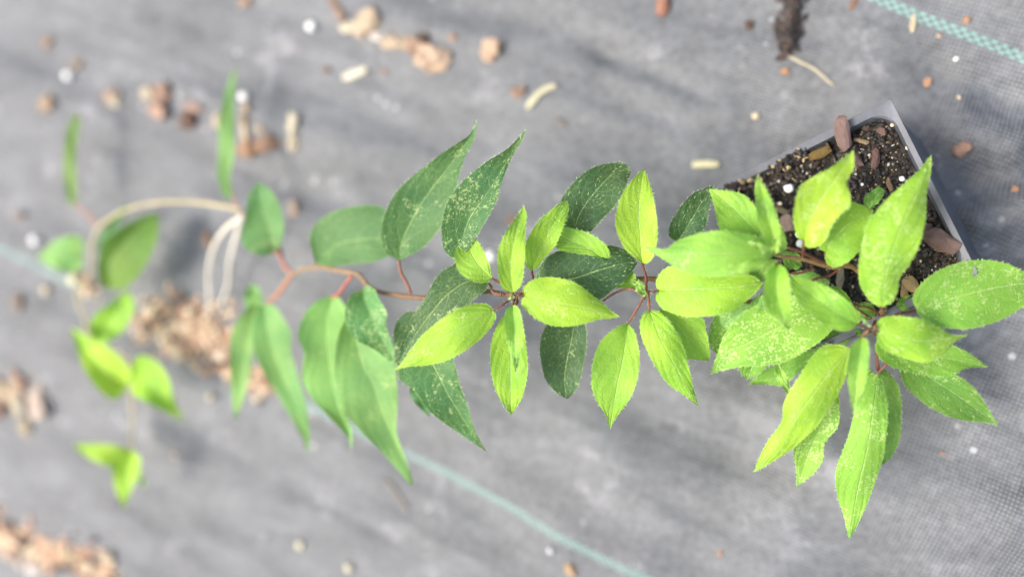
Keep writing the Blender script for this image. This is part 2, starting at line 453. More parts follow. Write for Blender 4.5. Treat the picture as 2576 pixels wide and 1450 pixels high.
# beads lying on the cloth
gbead(787, 70, 13, WHT, 'white perlite bead alone on the cloth, left of the pale bark block')
gbead(177, 193, 12, WHT, 'white perlite bead above the narrow upright leaf at far left')
gbead(617, 245, 12, WHT, 'white perlite bead just right of the tall upright blurred leaf')
gbead(95, 604, 13, WHT, 'white perlite bead touching the tip of the leftmost leaf')
gbead(1236, 643, 15, WHT, 'large white perlite bead left of the middle upright yellow green leaf')
gbead(522, 846, 12, WHT, 'brightest white perlite bead on the crumbled bark heap below the roots')
gbead(480, 782, 10, CRM, 'cream perlite bead at the top of the crumbled bark heap')
gbead(553, 895, 11, (.75,.68,.60), 'pinkish white bead at the right edge of the bark heap')
gbead(193, 704, 14, (.80,.76,.50), 'cream yellow bead beside the trailing stem at far left')
gbead(122, 730, 12, PALE, 'tan bead on the cloth below the leftmost leaf')
gbead(758, 1368, 11, CRM, 'cream bead on the cloth near the bottom edge, upper of two')
gbead(880, 1424, 11, CRM, 'cream bead on the cloth at the bottom edge, lower of two')
gbead(1900, 293, 9, PALE, 'small tan bead on the cloth left of the pot corner')
gbead(443, 1143, 7, TAN, 'faint tan bead on the cloth right of the lowest left leaves')
gbead(533, 996, 9, PALE, 'pale bead on the cloth just below the bark heap')
gbead(2403, 150, 6, WHT, 'tiny white grit grain below the green stripe at top right')
gbead(1385, 1382, 8, (.6,.6,.6), 'pale grey bead below the lower green stripe')
G = 'fine pale grit scattered on the cloth'
rs = random.Random(12)
for k in range(75):
    x, y = rs.uniform(10, 2560), rs.uniform(10, 1440)
    if 1750 < x < 2480 and 250 < y < 950: continue
    gbead(x, y, rs.uniform(.9, 2.5 if x < 1700 else 1.6), rs.choice([(.40,.40,.41), (.36,.36,.36), (.45,.41,.36), (.34,.30,.27), (.5,.5,.49)]), 'tiny pale grain of grit lying loose on the grey cloth', G, 'grit_grain', 'grit')
# bark pieces
gchip(928, 62, 62, 52, (.66,.50,.32), 'large pale tan bark block near the top edge', 20, flat=.5)
gchip(880, 70, 46, 22, CRM, 'pale yellow bark strip against the left of the large pale block', 5)
gchip(850, 26, 62, 22, BRN, 'brown bark stick leaning up left of the pale block', -55)
gchip(945, 92, 34, 20, (.8,.78,.75), 'white flake below the large pale bark block', -25)
gchip(913, 88, 20, 16, (.8,.8,.8), 'small white flake left of the other white flake')
gchip(990, 106, 56, 38, TAN, 'tan bark chip left end of the row near the top', -10, flat=.5)
gchip(1045, 118, 54, 40, (.46,.28,.18), 'brown bark chip in the middle of the row near the top', -30, flat=.5)
gchip(1068, 96, 34, 26, DRK, 'dark bark piece behind the row near the top', -30, flat=.5)
gchip(1092, 152, 72, 60, (.66,.45,.30), 'biggest tan bark piece at the right end of the row near the top', -20, flat=.5)
gchip(1120, 140, 34, 30, TAN, 'small tan piece stuck to the biggest bark piece', -20, flat=.5)
gchip(1140, 95, 20, 18, ORG, 'small orange bark crumb above the row of bark')
gchip(1238, 128, 50, 46, (.60,.40,.26), 'rounded tan bark nugget alone on the cloth', 0, flat=.5)
gchip(820, 176, 20, 18, (.30,.20,.16), 'faint brown crumb left of the pale straw piece')
gchip(967, 181, 18, 12, (.36,.24,.18), 'faint brown crumb right of the pale straw piece')
gchip(620, 6, 34, 22, ORG, 'orange bark chip cut by the top edge, left half')
gchip(122, 262, 40, 36, (.52,.36,.22), 'tan bark nugget at far left under the white bead', 30, flat=.5)
gchip(125, 108, 26, 22, ORG, 'orange brown crumb near the top left corner', flat=.5)
gchip(196, 163, 24, 26, (.45,.33,.22), 'small tan crumb above the far left white bead')
gchip(286, 244, 44, 34, (.55,.35,.24), 'orange tan bark nugget left of the bark group of three', 0, flat=.5)
gchip(296, 256, 28, 28, CRM, 'pale yellow crumb fixed to the lower side of a bark nugget')
gchip(380, 236, 38, 34, PALE, 'pale bark chip at the left of the group of three', 0, flat=.5)
gchip(415, 236, 48, 46, (.46,.27,.18), 'upper brown bark chip of the group of three', 30, flat=.5)
gchip(408, 272, 52, 54, (.55,.33,.23), 'lower reddish tan bark chip of the group of three', 60, flat=.5)
gchip(490, 270, 50, 24, (.52,.33,.25), 'pinkish bark flake above the dark brown nugget', -10)
gchip(478, 306, 44, 40, (.20,.10,.07), 'dark brown bark nugget right of the group of three', 0, flat=.5)
gchip(617, 292, 60, 22, (.52,.38,.25), 'thin tan bark stick below the upper white bead', 90)
gchip(617, 330, 44, 22, PALE, 'pale stick piece end to end with the thin tan stick', 90)
gchip(625, 374, 50, 44, (.46,.25,.13), 'orange brown bark chip at the foot of the tan sticks', 30, flat=.5)
gchip(672, 362, 70, 40, (.38,.20,.12), 'brown bark chip right of the orange brown one', 20, flat=.5)
gchip(655, 324, 20, 18, TAN, 'small tan crumb between the sticks and the pale slivers')
gchip(740, 318, 56, 28, CRM, 'pale sliver standing over another sliver, upper one', 85)
gchip(740, 364, 38, 28, PALE, 'pale sliver below another sliver, lower one', 85)
gchip(548, 304, 40, 22, PALE, 'pale sliver partly behind the tall upright leaf', 90)
gchip(740, 525, 40, 24, (.55,.40,.28), 'tan chip between the oval leaf and the broad dark leaf', 90)
gchip(522, 600, 34, 24, ORG, 'orange chip left of the two white roots', 90)
gchip(1668, 16, 52, 32, (.40,.20,.13), 'red brown bark chip cut by the top edge, right of centre', 80, flat=.5)
gchip(1885, 65, 20, 20, DRK, 'dark crumb left of the clod of soil')
gchip(1304, 232, 34, 26, BRN, 'brown bark chip left of the curved straw')
gchip(1412, 305, 26, 14, (.24,.20,.17), 'dull brown fleck below the curved straw', -40)
gchip(1285, 553, 26, 20, (.45,.28,.18), 'tan crumb peeking beside the middle upright leaf')
gchip(2148, 8, 34, 14, (.28,.16,.10), 'thin brown bark sliver at the top edge beside the soil clod', 60)
gchip(2295, 64, 42, 14, PALE, 'thin pale sliver just below the upper green stripe', 85)
gchip(2430, 52, 18, 16, ORG, 'orange crumb just above the upper green stripe')
gchip(1974, 181, 24, 16, ORG, 'orange crumb below the soil clod beside the root thread')
gchip(2332, 210, 18, 24, ORG, 'orange bark crumb above the pot corner')
gchip(2361, 90, 12, 10, TAN, 'tiny tan crumb below the upper green stripe')
gchip(2420, 376, 44, 38, (.42,.27,.19), 'brown bark nugget on the dark fold right of the pot', 40, flat=.5)
gchip(2360, 518, 24, 10, TAN, 'tan sliver on the cloth close to the pot wall', -60)
gchip(2553, 477, 16, 20, ORG, 'orange crumb at the right edge of the picture')
gchip(2411, 246, 10, 16, PALE, 'pale crumb above the brown nugget on the fold')
gchip(2370, 1138, 10, 8, ORG, 'tiny orange crumb on the cloth at lower right')
gchip(1435, 1430, 36, 22, (.55,.35,.18), 'orange tan chip at the bottom edge below the green stripe', -70)
gchip(1811, 1390, 10, 14, ORG, 'small orange crumb near the bottom edge, right of the green stripe')
gchip(50, 760, 24, 40, (.34,.24,.18), 'faint brown chip at far left under the green stripe')
gchip(54, 545, 30, 20, (.30,.24,.20), 'faint brown stain-like crumb at far left')
# left clump: a pale chip and friends
gchip(104, 1012, 96, 52, (.66,.52,.42), 'large pinkish bark flake standing at the left edge clump', 105, flat=.45, tilt=.3)
gchip(52, 1022, 54, 34, CRM, 'cream chip in the middle of the left edge clump', 90, flat=.5)
gchip(68, 1075, 46, 24, (.55,.45,.26), 'yellowish sliver pointing down from the left edge clump', -70)
gchip(16, 978, 80, 36, (.62,.48,.30), 'tan chip at the upper side of the left edge clump', -40, flat=.5)
gchip(50, 952, 60, 30, (.50,.30,.20), 'reddish chip along the top of the left edge clump', -30, flat=.5)
gchip(6, 1025, 44, 46, (.36,.22,.17), 'brown chip cut by the left edge of the picture', 0, flat=.5)

def straw(name, pts, wpx, col, label, cat, th=.5):
    bm = bmesh.new(); n = 22
    P = [gnd(q.x, q.y, .0012) for q in cr([(*p, 0) for p in pts], n)]
    rings = []
    for i, p in enumerate(P):
        q = (P[min(i+1, n-1)]-P[max(i-1, 0)]).normalized(); s = Vector((-q.y, q.x, 0)).normalized()
        wd = wpx*pxm(pts[0][0])/2*(1-.5*abs(2*i/(n-1)-1)**6)*(1+.18*noise.noise(p*400))
        rings.append([bm.verts.new(p+s*wd*math.cos(a)+Vector((0, 0, wd*th*math.sin(a)))) for a in [2*math.pi*k/8 for k in range(8)]])
    for i in range(n-1):
        for k in range(8): bm.faces.new((rings[i][k], rings[i][(k+1) % 8], rings[i+1][(k+1) % 8], rings[i+1][k]))
    bm.faces.new(rings[0][::-1]); bm.faces.new(rings[-1])
    bmesh.ops.recalc_face_normals(bm, faces=bm.faces)
    return tag(mesh_obj(name, bm, M_STRAW, loc=P[0], color=(*(c*.58 for c in col), 1)), label, cat)
STR = (.74, .70, .46)
straw('straw_piece', [(862, 196), (892, 186), (922, 174)], 22, (.80,.76,.58), 'short fat pale straw piece near the top left', 'straw')
straw('straw_piece', [(1325, 272), (1352, 240), (1372, 224), (1400, 215)], 16, STR, 'curved pale straw piece on the cloth above the leaves', 'straw')
straw('straw_piece', [(1740, 414), (1775, 412), (1810, 413)], 20, (.78,.74,.46), 'straight pale straw piece lying left of the pot', 'straw')
straw('root_thread', [(1975, 136), (2010, 155), (2045, 172), (2068, 190), (2098, 217)], 7, (.60,.54,.38), 'thin wavy dry root trailing from the soil clod', 'root')
straw('root_thread', [(960, 1200), (990, 1230), (1010, 1260), (1025, 1290)], 5, (.40,.33,.24), 'faint tan thread on the cloth below the long blurred leaf', 'root')

# heaps nobody could count
def heap(name, pts, rad, n, label, cat, mats, smin, smax, seed, h=.006):
    bm = bmesh.new(); rs = random.Random(seed)
    path = [Vector((q.x, q.y, 0)) for q in cr([(*p, 0) for p in pts], 30)]
    for k in range(n):
        q = rs.choice(path); r = rad*min(1.5, abs(rs.gauss(0, .62))); a = rs.uniform(0, 6.28)
        x, y = q.x+r*math.cos(a), q.y+r*math.sin(a)*.9
        p = gnd(x, y, 0); p.z += rs.uniform(0, 1)*h*max(0, 1-r/rad)*.7
        s = rs.uniform(smin, smax)
        grain(bm, p, s, s*rs.uniform(.4, .9), s*rs.uniform(.25, .5), rs.randrange(len(mats)), sub=1,
              rot=(Matrix.Rotation(rs.uniform(0, 6.28), 3, 'Z') @ Matrix.Rotation(rs.uniform(-.5, .5), 3, 'X')))
    p0 = gnd(*pts[0]); o = mesh_obj(name, bm, mats, loc=p0, smooth=False)
    return tag(o, label, cat, kind='stuff')
MUL = [M_B1, M_B2, M_B3, M_SOILB, M_B2, M_B4]
heap('crumbled_bark', [(400, 800), (440, 815), (490, 830), (530, 850), (555, 880)], 76, 900, 'heap of crumbled reddish bark under the two roots', 'mulch', MUL, .0012, .0042, 5)
heap('crumbled_bark', [(555, 880), (590, 930), (640, 960), (680, 975)], 32, 200, 'crumbled bark trailing under the drooping blurred leaf pair', 'mulch', MUL, .0012, .0038, 6)
heap('crumbled_bark', [(-20, 1330), (40, 1355), (100, 1390), (170, 1400), (230, 1425), (280, 1460)], 48, 480, 'drift of crumbled bark across the bottom left corner', 'mulch', MUL, .0014, .0048, 8)
heap('crumbled_bark', [(-10, 1000), (30, 1000), (60, 975)], 32, 60, 'fine bark crumbs around the left edge clump', 'mulch', MUL, .0010, .0026, 9)
heap('crumbled_bark', [(205, 690), (228, 720), (240, 745)], 26, 60, 'bark crumbs under the trailing stem at far left', 'mulch', MUL, .0010, .0028, 10)
heap('soil_clod', [(1996, -20), (1992, 20), (1985, 60), (1982, 100), (1978, 125)], 26, 420, 'dark lumpy clod of potting soil hanging into the top edge', 'soil', [M_SOILB, M_SOILD, M_SOILD, M_SOILD, M_SOIL, M_SOILB], .0008, .0032, 11, h=.007)
gchip(275, 1400, 44, 26, (.66,.56,.36), 'pale yellow chip on the bottom left bark drift', -20, flat=.5)
gchip(190, 1402, 60, 34, (.60,.48,.26), 'yellow chip at the middle of the bottom left bark drift', -15, flat=.5)
gchip(90, 1430, 30, 44, (.72,.68,.64), 'white chip at the lower side of the bottom left bark drift', 80, flat=.5)

# pieces resting on the potting mix
def schip(x, y, l, w_, col, label, rot=0, dz=.0, name='bark_chip', cat='bark chip', **k):
    z = rimz(x, y)-.004+dz; m = pxm(x, z)
    return chip(name, upz(x, y, z), (l*m, w_*m), col, label, cat, rot=R(rot), seed=int(x*3+y), **k)
MAU = (.13, .085, .075)
schip(2120, 337, 86, 36, (.21,.14,.12), 'mauve brown bark chip standing over the upper rim of the pot', -83, .006, tilt=.2, jit=.12)
schip(2063, 386, 56, 26, (.18,.12,.03), 'mossy yellow brown chip on the potting mix near the upper rim', 25, .004, jit=.12)
schip(2152, 405, 40, 24, MAU, 'mauve chip between two upright leaves on the potting mix', -60)
schip(2201, 400, 50, 18, (.17,.10,.08), 'slim reddish chip in the middle of the bare potting mix', 80)
schip(2218, 330, 24, 20, (.17,.10,.08), 'small reddish chip near the pot corner', -30)
schip(2167, 355, 34, 12, (.30,.22,.12), 'thin tan splinter near the standing mauve chip', -20)
schip(2237, 465, 34, 12, (.28,.18,.10), 'thin tan splinter left of the tall speckled leaf', -70)
schip(2362, 604, 84, 46, (.15,.10,.08), 'largest reddish brown bark chip beside the right rim', -35, .003)
schip(2330, 570, 26, 22, MAU, 'small mauve chip above the largest chip by the right rim')
schip(2290, 715, 30, 46, (.42,.30,.15), 'ochre chip between the speckled leaf and the right leaf', 40, .001)
schip(2275, 735, 20, 34, (.36,.24,.12), 'ochre splinter low between the stem base and the right leaf', 0, .001)
schip(2113, 700, 50, 20, (.42,.33,.25), 'beige twig piece standing near the stem base', 85, .004)
schip(1985, 560, 46, 36, (.33,.24,.20), 'mauve grey chip right of the narrow upright leaf', -70)
schip(1967, 530, 40, 16, (.16,.14,.08), 'olive sliver on the mix right of the narrow upright leaf', -20)
schip(1960, 412, 46, 16, (.10,.11,.04), 'greenish leaf scrap at the upper left rim', -30)
for x, y, r, l in ((1984, 474, 12, 'largest white perlite bead on the potting mix'), (2013, 612, 11, 'white perlite bead by the upper shoot stem'),
                   (2008, 590, 8, 'white perlite bead above another by the upper shoot'), (1962, 512, 5, 'small cream bead below the largest bead'),
                   (2168, 464, 4, 'small white bead below the middle of the bare mix'), (2268, 450, 7, 'white bead beside the tall speckled leaf edge'),
                   (2243, 315, 5, 'cream grain close to the pot corner'), (2282, 372, 6, 'orange tan flake on the right rim')):
    z = rimz(x, y)-.0035; m = pxm(x, z)
    chip('perlite_bead', upz(x, y, z), (2*r*m, 2*r*m), WHT if 'white' in l else PALE, l, 'perlite bead', seed=x, flat=.42, jit=.07, smooth=True, mat=M_BEAD, boxy=0)

# ---------------------------------------------------------------- the plant
plant = bpy.data.objects.new('vine_seedling', None); C.objects.link(plant)
plant.location = upz(2195, 800, RZ-.008)
tag(plant, 'leafy green vine with hairy serrated leaves, trailing left from the pot', 'vine')

def leafcol(kind):
    return {'Y': (.290, .490, .042), 'y': (.245, .450, .048), 'G': (.205, .400, .052), 'g': (.155, .320, .050),
            'D': (.055, .116, .050), 'd': (.072, .170, .062), 'M': (.098, .240, .080), 'B': (.190, .375, .105),
            'H': (.255, .470, .065), 'K': (.105, .215, .030), 'N': (.170, .270, .065)}[kind]
NLEAF = 0
def leaf(kind, base, tip, L, Rr, T, mid=(), speck=0.0, fold=.0022, wav=.0011, hairs=1.0, tooth=1.0, label=None, cup=0.0):
    """outline sides L and Rr run from base to tip; T = depth at base, middle, tip"""
    global NLEAF; NLEAF += 1
    rs = random.Random(NLEAF*17+3)
    Lc = [(*p, 0) for p in [base, *L, tip]]; Rc = [(*p, 0) for p in [base, *Rr, tip]]
    if not mid:
        mm = [((Vector(a)+Vector(b))/2) for a, b in zip(cr(Lc, 7), cr(Rc, 7))]
        b0, t0 = Vector((*base, 0)), Vector((*tip, 0))
        mid = [((m*.45)+(b0.lerp(t0, i/6))*.55)[:2] for i, m in enumerate(mm)][2:5]
    length = (Vector(base)-Vector(tip)).length
    n = max(24, min(96, int(length/4.2))); nv = 6
    Lp, Rp, Mp = cr(Lc, n), cr(Rc, n), cr([(*p, 0) for p in [base, *mid, tip]], n)
    tb, tm, tt = T
    bm = bmesh.new(); uvl = bm.loops.layers.uv.new('UVMap'); uvd = {}
    ph = rs.uniform(0, 6); rows = []; S = .155e-3
    tper = max(2.0, 9.5/(length/n)) ; nt_ = 4.4*math.log2(1+length/120)
    for i in range(n):
        t = i/(n-1); row = []
        depth = tb*(1-t)*(1-2*t)+4*tm*t*(1-t)+tt*t*(2*t-1)
        for j in range(-nv, nv+1):
            v = abs(j)/nv; side = Lp[i] if j < 0 else Rp[i]
            d = side-Mp[i]; q = Mp[i]+d*v
            if abs(j) == nv and 1 < i < n-2 and d.length > .5:      # serrated margin pointing to the tip
                saw = ((i+(0.5 if j < 0 else 0)) % 3)/2.0
                q = q + d.normalized()*(saw*1.7-.8)*tooth*(.6+.8*rs.random())*min(1, length/160)
            wpx_ = d.length
            z = -fold*(v**1.2)*min(1, wpx_/40) + cup*v*v
            z += wav*math.sin(t*13+ph+(2 if j < 0 else 0))*v*v
            z += (.00024 if hairs == 0 else .00008)*math.cos((t-.46*v**1.6)*4.6*2*math.pi)*v*(1-v)*2.5*min(1, wpx_/40)
            vt = bm.verts.new(up(q.x, q.y, depth+z)); uvd[vt] = (t, .5+.5*j/nv); row.append(vt)
        rows.append(row)
    for i in range(n-1):
        for j in range(2*nv):
            a, b, c, d = rows[i][j], rows[i][j+1], rows[i+1][j+1], rows[i+1][j]
            f = bm.faces.new((a, d, c, b))
    for f in bm.faces:
        for l in f.loops: l[uvl].uv = uvd[l.vert]
    bm.normal_update()
    nrm = sum((f.normal for f in bm.faces), Vector())
    if nrm.z < 0: bmesh.ops.reverse_faces(bm, faces=bm.faces); bm.normal_update()
    if hairs > 0:
        N = int(hairs*length*.34); hs = []
        for k in range(N):
            i = rs.randrange(1, n-2); j = rs.randrange(1, 2*nv)
            if rs.random() < .25: j = nv
            a = rows[i][j]; b = rows[i+1][j]
            side = (rows[i][min(j+1, 2*nv)].co-rows[i][max(j-1, 0)].co)
            if side.length < 1e-5: continue
            side = side.normalized()*(1 if j > nv else -1 if j < nv else rs.choice((-1, 1)))
            fw = (b.co-a.co).normalized()
            hs.append((a.co.lerp(b.co, rs.random())+a.normal*.0001, (side*rs.uniform(.0, .7)+fw*.8+a.normal*rs.uniform(.15, .5)).normalized(), rs.uniform(.0006, .0015)))
        for k in range(int(hairs*length*.28)):
            i = rs.randrange(1, n-2); sgn = rs.choice((-1, 1)); j = 0 if sgn < 0 else 2*nv
            a = rows[i][j]; out = (a.co-rows[i][nv].co)
            if out.length < 1e-4: continue
            fw = (rows[i+1][j].co-a.co).normalized()
            hs.append((a.co.copy(), (out.normalized()*.8+fw*rs.uniform(.3, .9)).normalized(), rs.uniform(.0005, .0011)))
        for p, d, ln in hs: hair(bm, p, d, ln, .00008, 1)
    b0 = up(*base, tb)
    c = leafcol(kind); g = 1+rs.uniform(-.07, .07)
    o = mesh_obj('leaf', bm, [M_LEAF, M_HAIR], plant, loc=b0, color=(c[0]*g*(1+rs.uniform(-.06, .06)), c[1]*g, c[2], speck))
    if label: o['label'] = label
    return o
RB, YB, PK, RT = (.105, .034, .022), (.42, .36, .19), (.20, .080, .052), (.62, .58, .47)
def stem(pts, r, col, name='petiole', fuzz=0, parent=None, knobs=.12, seg=8):
    """pts = (x, y, depth), r in millimetres (start, end)"""
    r0, r1 = r if isinstance(r, tuple) else (r, r)
    n = max(8, len(pts)*8); P = [Vector((q.x, q.y, q.z/1000)) for q in cr([(x, y, t*1000) for x, y, t in pts], n)]
    P = [up(q.x, q.y, q.z) for q in P]
    bm = bmesh.new(); tube_into(bm, P, lambda t: (r0+(r1-r0)*t)/1000, seg, knobs)
    rs = random.Random(int(pts[0][0]*7))
    for k in range(int(fuzz)):
        i = rs.randrange(len(P)-1); p = P[i].lerp(P[i+1], rs.random()); d = Vector((rs.uniform(-1, 1), rs.uniform(-1, 1), rs.uniform(-.3, 1))).normalized()
        hair(bm, p+d*r1*.0007, d, rs.uniform(.0007, .0013), .00007, 1)
    return mesh_obj(name, bm, [M_STEM, M_HAIR], parent or plant, loc=P[0], color=(*col, 1))

# --- stems (main shoots) and roots
stem([(2205, 800, .325), (2150, 770, .318), (2060, 760, .318), (1900, 760, .322), (1760, 745, .324), (1690, 712, .323), (1650, 702, .322), (1600, 702, .322), (1500, 715, .322),
      (1400, 740, .320), (1300, 742, .3165), (1268, 740, .321), (1215, 732, .328), (1140, 745, .334), (1060, 748, .34), (1000, 742, .348), (950, 733, .355), (925, 718, .361), (900, 690, .366)], (1.15, 1.05), (.15, .085, .045), 'stem', 60, knobs=.25)
stem([(925, 718, .361), (900, 690, .366),
      (850, 680, .375), (795, 671, .388), (735, 690, .402), (700, 735, .412), (670, 765, .42)], (1.1, 1.1), (.22, .15, .085), 'stem', 0, knobs=.25)
stem([(735, 690, .402), (712, 665, .408), (700, 620, .418), (650, 560, .432), (605, 535, .440)], (1.1, 1.1), (.22, .15, .11), 'stem', 0)
stem([(605, 528, .440), (560, 518, .446), (480, 508, .455), (390, 510, .462), (320, 527, .468), (262, 560, .474), (243, 582, .478), (232, 620, .482), (226, 690, .487), (195, 730, .49),
      (202, 775, .49), (215, 800, .49), (222, 840, .49), (262, 872, .49), (305, 890, .49), (325, 920, .49), (329, 975, .488), (334, 1050, .485), (331, 1130, .482)], (1.0, .8), YB, 'stem', 0)
stem([(2222, 780, .322), (2195, 740, .316), (2165, 690, .31), (2135, 668, .305), (2090, 671, .302), (2016, 651, .2985), (1960, 643, .2955), (1945, 636, .294)], (1.15, .75), (.20, .115, .05), 'stem', 70, knobs=.25)
stem([(2212, 800, .322), (2218, 785, .312), (2222, 770, .300), (2225, 775, .297)], (1.2, .9), (.20, .09, .06), 'stem', 20, knobs=.3)
stem([(2205, 805, .322), (2196, 822, .308), (2200, 826, .298), (2203, 822, .291)], (1.1, .7), PK, 'stem', 30, knobs=.3)
stem([(612, 540, .438), (565, 578, .45), (535, 628, .462), (524, 690, .47), (526, 745, .475), (520, 790, .477)], (1.15, .85), RT, 'root')
stem([(606, 548, .438), (592, 600, .452), (577, 660, .464), (574, 712, .47), (560, 750, .474), (545, 785, .476)], (1.1, .8), RT, 'root')

# --- lower shoot whorl above the pot
P_ = stem
def petiole(l, pts, r=(.5, .42), col=RB, fuzz=14): return stem(pts, r, col, 'petiole', fuzz, parent=l)
l = leaf('y', (2150, 772), (2055, 735), [(2128, 738), (2107, 722), (2079, 721)], [(2120, 775), (2085, 760)], (.312, .314, .316), hairs=.6); petiole(l, [(2212, 793, .307), (2190, 776, .306), (2170, 770, .307), (2150, 772, .312)])
leaf('g', (2206, 784), (2150, 774), [(2190, 764), (2165, 760)], [(2192, 800), (2168, 802)], (.315, .314, .314), hairs=.5, speck=.3)
leaf('g', (2254, 771), (2302, 746), [(2262, 752), (2283, 742)], [(2272, 782), (2292, 770)], (.313, .313, .315), hairs=.5, speck=.3)
leaf('K', (2140, 830), (2040, 872), [(2110, 822), (2060, 830)], [(2132, 862), (2085, 880), (2055, 880)], (.325, .328, .33), hairs=.3)
leaf('g', (2163, 846), (2153, 826), [(2152, 842)], [(2168, 834)], (.318, .318, .318), hairs=0)
l = leaf('G', (2302, 779), (2655, 722), [(2296, 745), (2320, 710), (2370, 675), (2440, 655), (2520, 660), (2590, 690)], [(2330, 815), (2390, 826), (2450, 824), (2520, 802), (2585, 764)], (.303, .303, .312),
     mid=[(2380, 755), (2480, 728), (2575, 714)], speck=.55, fold=.003, wav=.0012); petiole(l, [(2225, 800, .305), (2262, 790, .303), (2302, 779, .303)], (.65, .5))
l = leaf('g', (2262, 900), (2512, 1070), [(2300, 905), (2360, 918), (2400, 940), (2450, 975), (2480, 1020)], [(2270, 960), (2320, 1010), (2370, 1040), (2430, 1058), (2480, 1062)], (.322, .324, .334),
     mid=[(2340, 950), (2420, 1003)], speck=.55)
petiole(l, [(2215, 830, .312), (2235, 865, .318), (2262, 900, .322)])
l = leaf('G', (2208, 845), (2485, 922), [(2225, 830), (2300, 845), (2380, 862), (2440, 890)], [(2200, 875), (2218, 905), (2260, 928), (2330, 944), (2395, 943), (2430, 925)], (.306, .308, .316), mid=[(2290, 885), (2400, 905)], speck=.45)
petiole(l, [(2204, 825, .300), (2200, 838, .303), (2208, 845, .306)])
l = leaf('Y', (2206, 834), (2437, 840), [(2205, 812), (2222, 797), (2260, 795), (2320, 803), (2365, 825), (2395, 842)], [(2207, 860), (2230, 883), (2290, 905), (2330, 909), (2375, 890), (2403, 858)], (.293, .290, .300),
     mid=[(2250, 846), (2320, 858), (2380, 852)], speck=.38, fold=-.0022); petiole(l, [(2203, 822, .291), (2203, 829, .291), (2209, 834, .293)], .4)
leaf('g', (2222, 925), (2218, 1170), [(2205, 960), (2207, 1060), (2208, 1130)], [(2254, 960), (2266, 1000), (2266, 1050), (2262, 1105), (2240, 1150)], (.318, .319, .328), speck=.05)
l = leaf('G', (2207, 938), (2136, 1357), [(2185, 945), (2160, 985), (2135, 1090), (2103, 1180), (2105, 1240), (2120, 1290)], [(2226, 955), (2232, 1040), (2224, 1130), (2205, 1200), (2170, 1290)], (.306, .304, .322),
     mid=[(2200, 1000), (2182, 1120), (2155, 1240)], speck=.55, fold=-.002); petiole(l, [(2210, 850, .308), (2222, 895, .307), (2230, 912, .305), (2207, 938, .306)], (.65, .5), PK)
stem([(2205, 870, .312), (2206, 900, .314), (2208, 930, .316)], .6, PK, 'petiole', 10)
leaf('G', (2195, 930), (2150, 1010), [(2170, 935), (2150, 970)], [(2190, 965), (2168, 1000)], (.312, .313, .318), hairs=.4)
leaf('G', (2112, 960), (2003, 1225), [(2060, 990), (2020, 1060), (1996, 1130), (2003, 1185)], [(2110, 1010), (2108, 1070), (2075, 1112), (2069, 1157), (2045, 1190)], (.314, .318, .328), mid=[(2080, 1030), (2037, 1130)], speck=.8)
l = leaf('Y', (2138, 875), (1896, 1188), [(2112, 868), (2085, 868), (2050, 888), (2010, 945), (1972, 1010), (1965, 1060), (1930, 1110), (1905, 1160)], [(2137, 905), (2130, 940), (2110, 985), (2090, 1020), (2050, 1075), (1990, 1130), (1940, 1162)],
     (.298, .297, .314), mid=[(2090, 930), (2030, 1010), (1960, 1110)], speck=.30, fold=-.0026, wav=.0012); petiole(l, [(2190, 832, .300), (2168, 848, .298), (2138, 875, .298)])
l = leaf('H', (2168, 847), (2146, 1045), [(2145, 865), (2134, 900), (2132, 950), (2138, 1000)], [(2183, 860), (2183, 920), (2170, 980), (2158, 1020)], (.290, .286, .296), fold=.004, hairs=1.4, label='narrow young leaf with pale green hairy surface')
petiole(l, [(2198, 824, .292), (2182, 832, .290), (2168, 847, .290)], .5, PK)
l = leaf('Y', (2218, 772), (2343, 388), [(2195, 762), (2172, 735), (2160, 700), (2163, 640), (2185, 560), (2240, 492), (2300, 440)], [(2243, 760), (2258, 730), (2262, 700), (2290, 660), (2312, 615), (2328, 550), (2330, 490), (2340, 435)],
     (.294, .285, .297), mid=[(2225, 700), (2258, 590), (2312, 470)], speck=.62, fold=-.0026, wav=.0012, label='tall speckled yellow green leaf with its tip up over the pot rim')
petiole(l, [(2225, 788, .300), (2220, 778, .296), (2218, 772, .294)], .6)
l = leaf('y', (2158, 816), (1986, 692), [(2163, 795), (2145, 770), (2110, 740), (2070, 716), (2020, 700)], [(2130, 832), (2090, 824), (2040, 790), (2000, 745)], (.294, .291, .300), mid=[(2100, 782), (2040, 740)], speck=.2)
petiole(l, [(2197, 826, .297), (2180, 824, .295), (2158, 816, .294)], (.5, .4))
leaf('g', (2060, 690), (1955, 745), [(2030, 680), (1992, 690)], [(2083, 705), (2081, 722), (2030, 750), (1980, 750)], (.306, .310, .314), speck=.4, hairs=.5)
leaf('H', (2163, 795), (2188, 824), [(2170, 806)], [(2178, 806)], (.289, .289, .292), hairs=1.5)
# beneath, to the left of the pot
l = leaf('G', (2108, 762), (1785, 942), [(2049, 739), (1956, 750), (1880, 780), (1826, 835), (1803, 892), (1792, 925)], [(2118, 790), (2105, 815), (2064, 857), (2011, 891), (1956, 915), (1893, 920), (1859, 922), (1816, 932)],
     (.306, .306, .318), mid=[(2030, 792), (1940, 832), (1847, 882)], speck=.82, wav=.0012, fold=.001, label='broad green leaf densely dotted with pale yellow specks')
petiole(l, [(2190, 800, .312), (2150, 775, .308), (2108, 762, .306)])
leaf('g', (2085, 860), (1877, 966), [(1925, 930), (1900, 950)], [(2070, 900), (2010, 935), (1970, 968), (1930, 966)], (.322, .324, .330), speck=.2, mid=[(2030, 905), (1960, 945)])
leaf('G', (1925, 850), (1879, 955), [(1880, 870), (1857, 915), (1865, 940)], [(1945, 885), (1925, 925), (1900, 945)], (.318, .319, .324), speck=.2)
